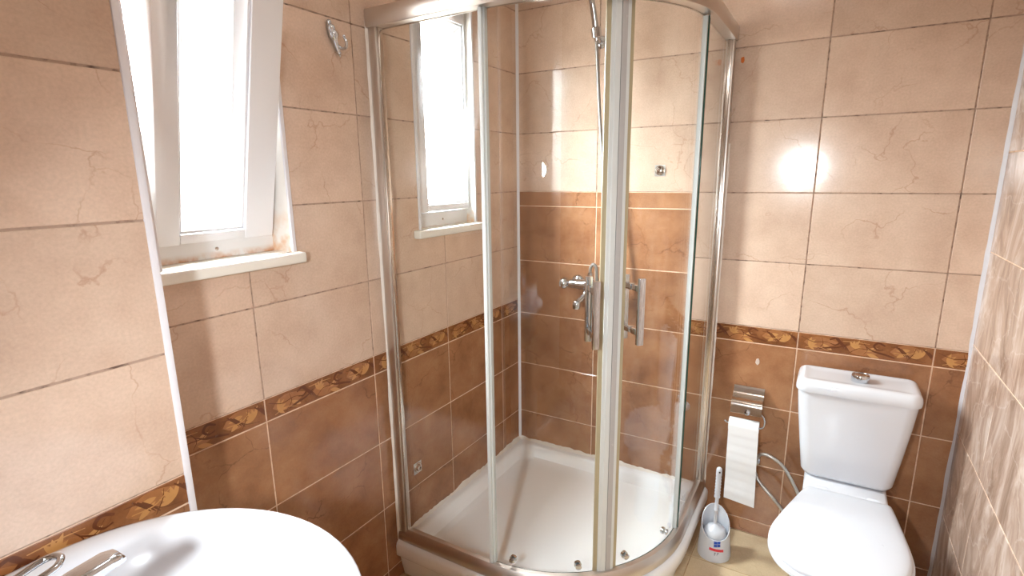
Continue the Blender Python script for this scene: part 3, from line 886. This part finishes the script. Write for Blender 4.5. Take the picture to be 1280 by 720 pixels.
# flexible hose from the mixer up to the holder
hz = spline([(0.385, -0.062, 1.041), (0.387, -0.062, 1.062), (0.398, -0.060, 1.076), (0.411, -0.058, 1.060), (0.414, -0.056, 1.01), (0.418, -0.052, 0.95), (0.440, -0.05, 0.905), (0.478, -0.05, 0.885),
             (0.505, -0.05, 0.92), (0.503, -0.05, 1.02), (0.487, -0.05, 1.13), (0.466, -0.053, 1.25), (0.440, -0.058, 1.42), (0.420, -0.062, 1.58), (0.408, -0.066, 1.74), (0.399, -0.072, 1.90), (0.396, -0.074, 1.962)], 8)
ho = MB().tube(hz, 0.0068, 10).build('shower_hose', 'flex', smooth=50)
tag(ho, 'thin grey flexible shower hose hanging from holder to mixer', 'hose')
hh = empty('shower_holder', (0.38, 0, 1.965))
tag(hh, 'small chrome wall bracket holding the hand shower', 'bracket')
b = MB().lathe([(0.024, 0), (0.024, 0.004), (0.018, 0.010), (0.010, 0.014), (0.009, 0.05)], (0.385, 0, 1.955), '-y', 18)
o = b.build('wall_plate', 'chrome', hh, smooth=40); o.location = -hh.location
b = MB().lathe([(0.014, -0.018), (0.019, -0.016), (0.020, 0.016), (0.0155, 0.020)], (0.394, -0.072, 1.975), Matrix.Rotation(-0.10, 3, 'Y') @ Matrix.Rotation(0.12, 3, 'X'), 18)
o = b.build('cradle', 'chrome', hh, smooth=40); o.location = -hh.location
hs = empty('hand_shower', (0.394, -0.074, 1.96))
tag(hs, 'chrome hand shower standing in the wall bracket', 'hand shower')
b = MB().tube(spline([(0.396, -0.074, 1.945), (0.391, -0.074, 1.99), (0.381, -0.078, 2.06), (0.368, -0.09, 2.13)], 6), [0.009] * 4 + [0.012] * 9 + [0.011] * 6, 14)
o = b.build('handle', 'chrome', hs, smooth=50); o.location = -hs.location
b = MB().lathe([(0.012, 0.02), (0.030, 0.012), (0.040, 0.0), (0.040, -0.008), (0.034, -0.010)], (0.364, -0.102, 2.15), Matrix.Rotation(0.9, 3, 'X').transposed(), 24)
o = b.build('spray_head', 'chrome', hs, smooth=40); o.location = -hs.location

# capped valve outlets in square cut-outs
def capped_outlet(name, fr, org, u, v, label, r=0.017):
    R = FR[fr]; root = empty(name, Vector(org) + R @ Vector((u, v, 0)))
    tag(root, label, 'pipe cap', 'capped pipe outlets in the shower')
    def tr(b): b.v = [tuple(R @ Vector(p)) for p in b.v]; return b
    tr(MB().box(-0.021, 0.021, -0.023, 0.021, -0.001, 0.0012)).build('cut_out', 'hose', root)
    tr(MB().lathe([(r * 1.1, 0.001), (r * 1.1, 0.004), (r, 0.006), (r * 0.75, 0.005), (r * 0.6, 0.012), (r * 0.35, 0.013), (r * 0.3, 0.009)], (0, 0, 0), 'z', 20)).build('plug', 'steel', root, smooth=40)
capped_outlet('capped_outlet', 'back', (0, 0, 0), 0.6434, 1.4582, 'round metal pipe plug in the beige tile above the brown panel')
capped_outlet('capped_outlet', 'left', (0, 0, 0), -0.772, 0.3825, 'round metal pipe plug low in the brown tile beside the tray')

# small white suction hook stuck low on the back wall in the shower
sh = empty('suction_hook', (0.795, 0, 0.50))
tag(sh, 'small white plastic suction hook low on the brown shower wall', 'hook')
b = MB().lathe([(0.021, 0.0003), (0.020, 0.003), (0.012, 0.008), (0.010, 0.012)], (0, 0, 0), '-y', 20); b.build('cup', 'plastic', sh, smooth=40)
b = MB().tube(spline([(0, -0.010, 0.004), (0, -0.014, -0.010), (0, -0.022, -0.016), (0, -0.028, -0.008)], 5), [0.004] * 16, 8); b.build('prong', 'plastic', sh, smooth=40)

# ---------------------------------------------------------------- coat hook on the left wall
hk = empty('coat_hook', (0, -1.028, 1.822)); hk.rotation_euler = (0.36, 0, 0); hk.scale = (0.85, 0.75, 0.75)
tag(hk, 'ornate chrome coat hook on the beige tiles right of the open window', 'hook')
b = MB()
b.lathe([(0.001, 0.062), (0.007, 0.058), (0.009, 0.050), (0.006, 0.045), (0.013, 0.040), (0.016, 0.030), (0.013, 0.022), (0.018, 0.016), (0.019, 0.004), (0.013, -0.004), (0.010, -0.010), (0.009, -0.045), (0.006, -0.050), (0.009, -0.056), (0.004, -0.064), (0.001, -0.068)], (0.012, 0, 0), 'z', 14)
b.v = [(0.0005 + p[0] * 0.85, p[1], p[2]) for p in b.v]
b.v = [(max(p[0], 0.0005), p[1], p[2]) for p in b.v]
b.build('back_plate', 'chrome', hk, smooth=50)
b = MB().tube(spline([(0.015, 0.002, -0.030), (0.030, 0.002, -0.042), (0.046, 0.002, -0.040), (0.056, 0.002, -0.024), (0.054, 0.002, -0.006), (0.050, 0.002, 0.0)], 5), [0.005] * 20 + [0.0055, 0.006, 0.0065, 0.007, 0.006, 0.003], 10)
b.build('prong', 'chrome', hk, smooth=50)

# ---------------------------------------------------------------- toilet
XC = 1.372
wc = empty('toilet', (XC, -0.35, 0))
tag(wc, 'white ceramic close-coupled toilet with closed lid', 'toilet')
def T_(b, nm, mats, parent=wc, **k):
    o = b.build(nm, mats, parent, **k)
    if parent is wc: o.location = -wc.location
    return o
def sec(hw, yb, yf, r, z, bulge=0.0, n=7):
    """rounded section, back at yb, front at yf, the front face bulging forwards"""
    out = []
    for x, y, zz in rrect(-hw, hw, yf, yb, r, z, n):
        k = max(0.0, min(1.0, (yb - y) / (yb - yf)))
        out.append((XC + x, y - bulge * k * (1 - (x / hw) ** 2), zz))
    return out
# cistern
b = MB()
b.rings([sec(0.112, -0.03, -0.155, 0.028, 0.408), sec(0.128, -0.022, -0.172, 0.03, 0.414, 0.008), sec(0.136, -0.018, -0.178, 0.032, 0.428, 0.012), sec(0.148, -0.015, -0.183, 0.034, 0.52, 0.016), sec(0.163, -0.014, -0.187, 0.036, 0.64, 0.018), sec(0.170, -0.014, -0.189, 0.036, 0.715, 0.02), sec(0.170, -0.014, -0.189, 0.036, 0.722, 0.02)])
T_(b, 'cistern', 'ceramic', smooth=50)
b = MB()
L_ = lambda g, z, r=0.034: sec(0.177 - g, -0.012 - g, -0.196 + g, max(0.006, r - g), z, 0.02)
b.rings([L_(0.006, 0.7215), L_(0.001, 0.7235), L_(0.0, 0.728), L_(0.0, 0.738), L_(0.002, 0.750), L_(0.007, 0.759), L_(0.014, 0.763), L_(0.022, 0.764), L_(0.032, 0.762), L_(0.040, 0.7605), L_(0.055, 0.760)])
lid = T_(b, 'cistern_lid', 'ceramic', smooth=50)
b = MB().lathe([(0.025, 0.757), (0.027, 0.760), (0.027, 0.778), (0.025, 0.783), (0.021, 0.784), (0.020, 0.782), (0.004, 0.782)], (XC + 0.008, -0.112, 0), 'z', 28)
T_(b, 'flush_button', 'chrome', lid, smooth=40)
# pan
def oval(cy_, hw, lf, lb, z, n=40, pw=2.2):
    out = []
    for k in range(n):
        a = 2 * PI * k / n; c, s_ = math.cos(a), math.sin(a)
        x = hw * math.copysign(abs(c) ** (2 / pw), c); y = (lb if s_ > 0 else lf) * math.copysign(abs(s_) ** (2 / pw), s_)
        out.append((XC - 0.012 + x, cy_ + y, z))
    return out
def lidshape(g, z, n=18):
    """outline of seat and lid: narrow straight back, widening to a round front"""
    pts = [(0.113, -0.262), (0.121, -0.275), (0.138, -0.345), (0.158, -0.44), (0.170, -0.52), (0.168, -0.58), (0.154, -0.632), (0.122, -0.682), (0.07, -0.714), (0.0, -0.725)]
    half = spline([(x, y, 0) for x, y in pts], 5)
    loop = [(p.x, p.y) for p in half] + [(-p.x, p.y) for p in reversed(half[:-1])]
    cy0 = -0.49
    out = []
    for x, y in loop:
        d = math.hypot(x, y - cy0)
        f = (d - g) / d
        yy = cy0 + (y - cy0) * f
        out.append((1.378 + 0.085 * (yy + 0.27) + x * f, yy, z))   # seat and lid sit slightly askew
    return out
b = MB()
b.rings([oval(-0.36, 0.105, 0.19, 0.20, 0.0), oval(-0.36, 0.105, 0.19, 0.20, 0.03), oval(-0.355, 0.098, 0.18, 0.19, 0.07), oval(-0.36, 0.10, 0.19, 0.19, 0.16), oval(-0.385, 0.125, 0.23, 0.20, 0.24), oval(-0.45, 0.154, 0.245, 0.21, 0.31, pw=2.1), oval(-0.49, 0.170, 0.235, 0.22, 0.355, pw=2.0), oval(-0.50, 0.174, 0.233, 0.22, 0.375, pw=2.0), oval(-0.50, 0.166, 0.225, 0.21, 0.381, pw=2.0)])
T_(b, 'pan', 'ceramic', smooth=55)
b = MB()   # shelf that carries the cistern
b.rings([sec(0.10, -0.02, -0.28, 0.05, 0.25), sec(0.118, -0.018, -0.27, 0.04, 0.33), sec(0.122, -0.018, -0.262, 0.03, 0.385), sec(0.120, -0.02, -0.255, 0.03, 0.400), sec(0.112, -0.028, -0.245, 0.03, 0.406)])
T_(b, 'cistern_shelf', 'ceramic', smooth=50)
b = MB(); b.rings([lidshape(0.0, 0.382), lidshape(-0.008, 0.385), lidshape(-0.008, 0.395), lidshape(-0.003, 0.399)])
T_(b, 'seat', 'plastic', smooth=45)
b = MB(); b.rings([lidshape(0.006, 0.4005), lidshape(0.0, 0.4025), lidshape(-0.001, 0.410), lidshape(0.002, 0.416), lidshape(0.010, 0.421), lidshape(0.03, 0.4245), lidshape(0.07, 0.427), lidshape(0.11, 0.428)])
T_(b, 'seat_lid', 'plastic', smooth=50)
for s_ in (-1, 1):
    b = MB().lathe([(0.010, -0.018), (0.011, -0.014), (0.011, 0.014), (0.010, 0.018)], (XC + 0.006 + s_ * 0.072, -0.252, 0.408), 'x', 14)
    T_(b, 'hinge', 'plastic', smooth=40)

# water hoses from the stop valve to the toilet
vl = empty('stop_valve', (1.07, 0, 0.33))
tag(vl, 'chrome stop valve on the wall behind the hanging paper', 'valve')
b = MB().lathe([(0.026, 0.0004), (0.026, 0.004), (0.014, 0.010), (0.011, 0.012), (0.011, 0.045), (0.014, 0.046), (0.014, 0.060)], (0, 0, 0), '-y', 16); b.build('body', 'chrome', vl, smooth=40)
b = MB().lathe([(0.008, 0.0), (0.013, 0.005), (0.013, 0.016), (0.009, 0.02)], (0, -0.052, 0.012), 'z', 12); b.build('knob', 'chrome', vl, smooth=40)
def hose_thing(pts, label):
    o = MB().tube(spline(pts, 8), 0.0062, 10).build('water_hose', 'hose', smooth=50)
    tag(o, label, 'hose', 'water hoses beside the toilet')
hose_thing([(1.082, -0.052, 0.335), (1.090, -0.062, 0.375), (1.105, -0.072, 0.398), (1.140, -0.08, 0.397), (1.184, -0.08, 0.366), (1.231, -0.08, 0.290), (1.255, -0.085, 0.235), (1.268, -0.10, 0.20)], 'upper grey water hose arching from the paper to the toilet')
hose_thing([(1.078, -0.050, 0.318), (1.088, -0.048, 0.296), (1.103, -0.056, 0.272), (1.145, -0.08, 0.2435), (1.185, -0.08, 0.202), (1.222, -0.083, 0.155), (1.262, -0.10, 0.13)], 'lower grey water hose running down behind the toilet')

# ---------------------------------------------------------------- paper holder and roll
hd = empty('toilet_paper_holder', (1.034, 0, 0.585))
tag(hd, 'chrome toilet paper holder with a curved cover plate', 'paper holder')
def H_(b, nm, mats, parent=hd, **k):
    o = b.build(nm, mats, parent, **k)
    if parent is hd: o.location = -hd.location
    return o
b = MB(); b.box(1.005, 1.065, -0.004, -0.0004, 0.562, 0.632); H_(b, 'back_plate', 'steel', bevel=0.001)
cur = [(-0.006, 0.634), (-0.012, 0.622), (-0.022, 0.606), (-0.038, 0.594), (-0.052, 0.588), (-0.060, 0.577), (-0.064, 0.560), (-0.066, 0.543)]
cur = [(p.x, p.y) for p in spline([(a, c, 0) for a, c in cur], 4)]
b = MB()
b.rings([[(x, y, z) for (x, y, z) in ((0.979, y, z), (1.089, y, z), (1.089, y + 0.0012, z - 0.0016), (0.979, y + 0.0012, z - 0.0016))] for y, z in cur])
H_(b, 'cover', 'steel', smooth=40)
b = MB().tube(spline([(1.034, -0.004, 0.572), (1.034, -0.030, 0.560), (1.034, -0.052, 0.552), (1.060, -0.056, 0.553), (1.090, -0.058, 0.548), (1.102, -0.058, 0.525), (1.098, -0.058, 0.498), (1.078, -0.058, 0.491), (1.03, -0.058, 0.492), (0.985, -0.058, 0.492), (0.968, -0.058, 0.494), (0.960, -0.058, 0.500)], 6), 0.003, 8)
H_(b, 'wire_arm', 'chrome', smooth=50)
b = MB().lathe([(0.004, -0.010), (0.009, -0.006), (0.010, 0.002), (0.007, 0.009), (0.003, 0.011)], (1.040, -0.070, 0.551), 'z', 14); H_(b, 'knob', 'chrome', smooth=40)

rl = empty('toilet_paper', (1.032, -0.06, 0.49))
tag(rl, 'nearly used-up white toilet roll with a long hanging sheet', 'toilet paper')
b = MB(); R1, R2 = 0.026, 0.0075
b.lathe([(R2, 0.978), (R1, 0.978), (R1, 1.084), (R2, 1.084), (R2, 0.978)], (0, -0.058, 0.492), 'x', 28, cap0=False, cap1=False)
o = b.build('roll', 'paper', rl, smooth=40); o.location = -rl.location
sheet = []
for k in range(9):
    a = PI / 2 + 0.2 + (PI / 2 - 0.2) * k / 8
    sheet.append((-0.058 + (R1 + 0.001) * math.cos(a), 0.492 + (R1 + 0.001) * math.sin(a)))
for k in range(1, 27):
    z = 0.492 - 0.312 * k / 26
    sheet.append((-0.085 + 0.004 * math.sin(k * 0.45) * (k / 26) + 0.010 * (k / 26) ** 2 + 0.0009 * math.sin(k * 2.1), z))
b = MB()
b.rings([[(0.9785 + 0.004 * (i / 34) , y, z), (1.0835 + 0.012 * (i / 34), y - 0.004 * (i / 34), z - 0.010 * (i / 34)), (1.0835 + 0.012 * (i / 34), y - 0.004 * (i / 34) + 0.0006, z - 0.0006 - 0.010 * (i / 34)), (0.9785 + 0.004 * (i / 34), y + 0.0006, z - 0.0006)] for i, (y, z) in enumerate(sheet)])
o = b.build('hanging_sheet', 'paper', rl, smooth=30); o.location = -rl.location

# ---------------------------------------------------------------- toilet brush in its holder
tb = empty('toilet_brush_set', (0.978, -0.195, 0), D(18))
tag(tb, 'white plastic toilet brush standing in a scooped holder', 'toilet brush')
def scoop(r0, inner):
    """tub whose rim is low in front and high at the back"""
    rs = []; n = 40
    prof = [(0.060, 0.0), (0.061, 0.006), (0.060, 0.03), (0.0575, 0.06), (0.055, 0.09), (0.053, 0.115), (0.052, 0.14)]
    for j, (r, t_) in enumerate(prof):
        ring = []
        for k in range(n):
            a = 2 * PI * k / n
            back = 0.5 + 0.5 * math.sin(a)
            top = 0.085 + 0.095 * (back ** 1.25)
            z = t_ / 0.14 * top
            rr = r - inner
            ring.append((rr * math.cos(a), rr * math.sin(a) * 0.95 + 0.012 * (z / 0.2), max(z, inner * 1.5)))
        rs.append(ring)
    return rs
b = MB(); ro_ = scoop(0, 0.0); ri_ = scoop(0, 0.003)
b.rings(ro_ + list(reversed(ri_)), cap0=True, cap1=True)
b.build('holder', 'plastic', tb, smooth=50)
b = MB().lathe([(0.004, 0.012), (0.030, 0.016), (0.041, 0.035), (0.043, 0.085), (0.040, 0.100), (0.030, 0.112), (0.012, 0.120), (0.007, 0.126)], (0, 0.006, 0), 'z', 24)
hb = b.build('brush_head', 'plastic', tb, smooth=50)
prof = [(0.0065, 0.12), (0.0065, 0.178), (0.0095, 0.182), (0.0095, 0.187), (0.0065, 0.190), (0.0065, 0.236), (0.011, 0.239)]
z = 0.244
while z < 0.325:
    prof += [(0.0112, z), (0.0088, z + 0.006)]; z += 0.0125
prof += [(0.011, 0.330), (0.0105, 0.352), (0.0085, 0.360), (0.004, 0.364)]
b = MB().lathe(prof, (-0.002, 0.008, 0), 'z', 14)
hn = b.build('brush_handle', 'plastic', tb, smooth=50)
b = MB().lathe([(0.0035, 0), (0.0035, 0.0008)], (-0.002, 0.008 - 0.0104, 0.348), '-y', 10); b.build('hole_shade_disc', 'dark', hn)  # solid dark disc painted as the shaded hole, nothing is cut
# label on the front of the holder: blue device, red ribbon, small dark lines
def wrap(pts, mi, b, lift=0.0006):
    vs = []
    for u, z in pts:
        u, z = u * 1.45, 0.058 + (z - 0.058) * 1.45
        a = -PI / 2 + u / 0.055
        back = 0.5 + 0.5 * math.sin(a); top = 0.085 + 0.095 * back ** 1.25
        t_ = z / top; r = 0.060 - 0.008 * t_ + lift
        vs.append((r * math.cos(a), r * math.sin(a) * 0.95 + 0.012 * (z / 0.2) - lift, z))
    b.add(vs, [tuple(range(len(vs)))], mi)
b = MB()
for du, dz in ((-0.007, 0.0), (0.0015, 0.001), (-0.007, 0.008), (0.0015, 0.009)):
    wrap([(du, 0.060 + dz), (du + 0.008, 0.0605 + dz), (du + 0.008, 0.0675 + dz), (du, 0.067 + dz)], 0, b)
for k in range(5):
    u0 = -0.018 + k * 0.0072
    wrap([(u0, 0.050 - 0.0006 * k), (u0 + 0.0072, 0.0494 - 0.0006 * k), (u0 + 0.0072, 0.0564 - 0.0006 * k), (u0, 0.057 - 0.0006 * k)], 1, b)
for k in range(3):
    wrap([(-0.005, 0.044 - k * 0.003), (0.006 - k * 0.002, 0.0438 - k * 0.003), (0.006 - k * 0.002, 0.0455 - k * 0.003), (-0.005, 0.0457 - k * 0.003)], 2, b)
b.build('label_print', ['blue', 'red', 'ink'], tb)

# ---------------------------------------------------------------- wash basin with faucet
BX, BY, BZ = 0.500, -1.91, 0.85
bs = empty('wash_basin', (BX, BY, 0))
tag(bs, 'white ceramic wash basin in front of the tiled pier', 'wash basin')
def bas(g, z, n=72, by=0.0):
    out = []
    for k in range(n):
        a = 2 * PI * k / n; c, s_ = math.cos(a), math.sin(a)
        pw = 2.0 if s_ > 0 else 3.2
        x = (0.31 - g) * math.copysign(abs(c) ** (2 / pw), c)
        y = ((0.292 - g) if s_ > 0 else (0.215 - g)) * math.copysign(abs(s_) ** (2 / pw), s_)
        out.append((x, y + by, z))
    return out
def bowl(hw, f, bk, cy_, z, n=72):
    return [(hw * math.cos(2 * PI * k / n), cy_ + (f if math.sin(2 * PI * k / n) > 0 else bk) * math.sin(2 * PI * k / n), z) for k in range(n)]
b = MB()
b.rings([bowl(0.10, 0.10, 0.10, -0.02, 0.63), bowl(0.17, 0.15, 0.14, -0.01, 0.66), bas(0.06, 0.73), bas(0.02, 0.80), bas(0.004, 0.826), bas(0.0, 0.838), bas(0.001, 0.845), bas(0.006, 0.8495), bas(0.014, 0.851), bas(0.030, 0.8495),
         bowl(0.266, 0.248, 0.115, 0.0, 0.846), bowl(0.258, 0.240, 0.108, 0.0, 0.838), bowl(0.243, 0.224, 0.098, 0.0, 0.815), bowl(0.215, 0.196, 0.085, 0.0, 0.775), bowl(0.165, 0.150, 0.068, 0.0, 0.735), bowl(0.09, 0.085, 0.05, 0.0, 0.713), bowl(0.022, 0.022, 0.022, 0.0, 0.706)])
b.build('bowl', 'ceramic', bs, smooth=60)
b = MB().lathe([(0.024, 0.7055), (0.024, 0.709), (0.018, 0.7095), (0.004, 0.708)], (0, 0, 0), 'z', 20); b.build('drain', 'chrome', bs, smooth=40)
b = MB(); b.rings([bowl(0.095, 0.085, 0.08, -0.05, 0.0), bowl(0.09, 0.08, 0.075, -0.05, 0.04), bowl(0.075, 0.07, 0.065, -0.04, 0.30), bowl(0.085, 0.08, 0.07, -0.03, 0.55), bowl(0.098, 0.098, 0.095, -0.02, 0.632)])
b.build('pedestal', 'ceramic', bs, smooth=60)
fc = empty('basin_faucet', (0.498, -2.055, 0.846))
tag(fc, 'chrome basin faucet with loop lever on the wash basin', 'faucet')
b = MB().lathe([(0.026, 0.0), (0.027, 0.004), (0.022, 0.010), (0.020, 0.020), (0.020, 0.105), (0.022, 0.118), (0.021, 0.132), (0.014, 0.140)], (0, 0, 0), 'z', 22); b.build('body', 'chrome', fc, smooth=45)
b = MB(); rs = []
for y, z, hw, th in ((0.0, 0.100, 0.016, 0.012), (0.05, 0.116, 0.0155, 0.011), (0.10, 0.125, 0.015, 0.010), (0.135, 0.129, 0.0145, 0.009), (0.148, 0.128, 0.013, 0.007), (0.153, 0.125, 0.010, 0.004)):
    rs.append([(x, y, zz) for x, _, zz in [(p[0], 0, p[1]) for p in [(q[0], q[1]) for q in rrect(-hw, hw, z - th, z + th, min(hw, th) * 0.55, 0, 3)]]])
b.rings(rs); b.build('spout', 'chrome', fc, smooth=50)
b = MB().tube(spline([(-0.011, 0.004, 0.138), (-0.013, 0.03, 0.150), (-0.0145, 0.06, 0.158), (-0.0135, 0.084, 0.163), (0.0, 0.093, 0.165), (0.0135, 0.084, 0.163), (0.0145, 0.06, 0.158), (0.013, 0.03, 0.150), (0.011, 0.004, 0.138)], 6), 0.0042, 10)
b.build('loop_lever', 'chrome', fc, smooth=50)

# ---------------------------------------------------------------- small marks on the wall
def blob(name, cx, cz, pts, mat, label, cat):
    b = MB(); n = len(pts)
    b.rings([[(x, -0.0002, z) for x, z in pts], [(x * 0.9, -0.0012, z * 0.9) for x, z in pts]])
    o = b.build(name, mat); o.location = (cx, 0, cz); tag(o, label, cat); return o
rnd = random.Random(4)
pts = [((0.0075 + rnd.uniform(-.001, .001)) * math.cos(a), (0.013 + rnd.uniform(-.002, .002)) * math.sin(a)) for a in [2 * PI * k / 14 for k in range(14)]]
blob('glue_mark', 1.0535, 0.7382, pts, 'residue', 'small pale glue mark on the brown tile above the paper holder', 'glue mark')
pts = [((0.006 + rnd.uniform(-.002, .002)) * math.cos(a), (0.011 + rnd.uniform(-.002, .003)) * math.sin(a)) for a in [2 * PI * k / 12 for k in range(12)]]
blob('tile_chip', 0.917, 1.832, pts, 'orange', 'small orange chip in the beige tile beside the shower rail', 'tile chip')
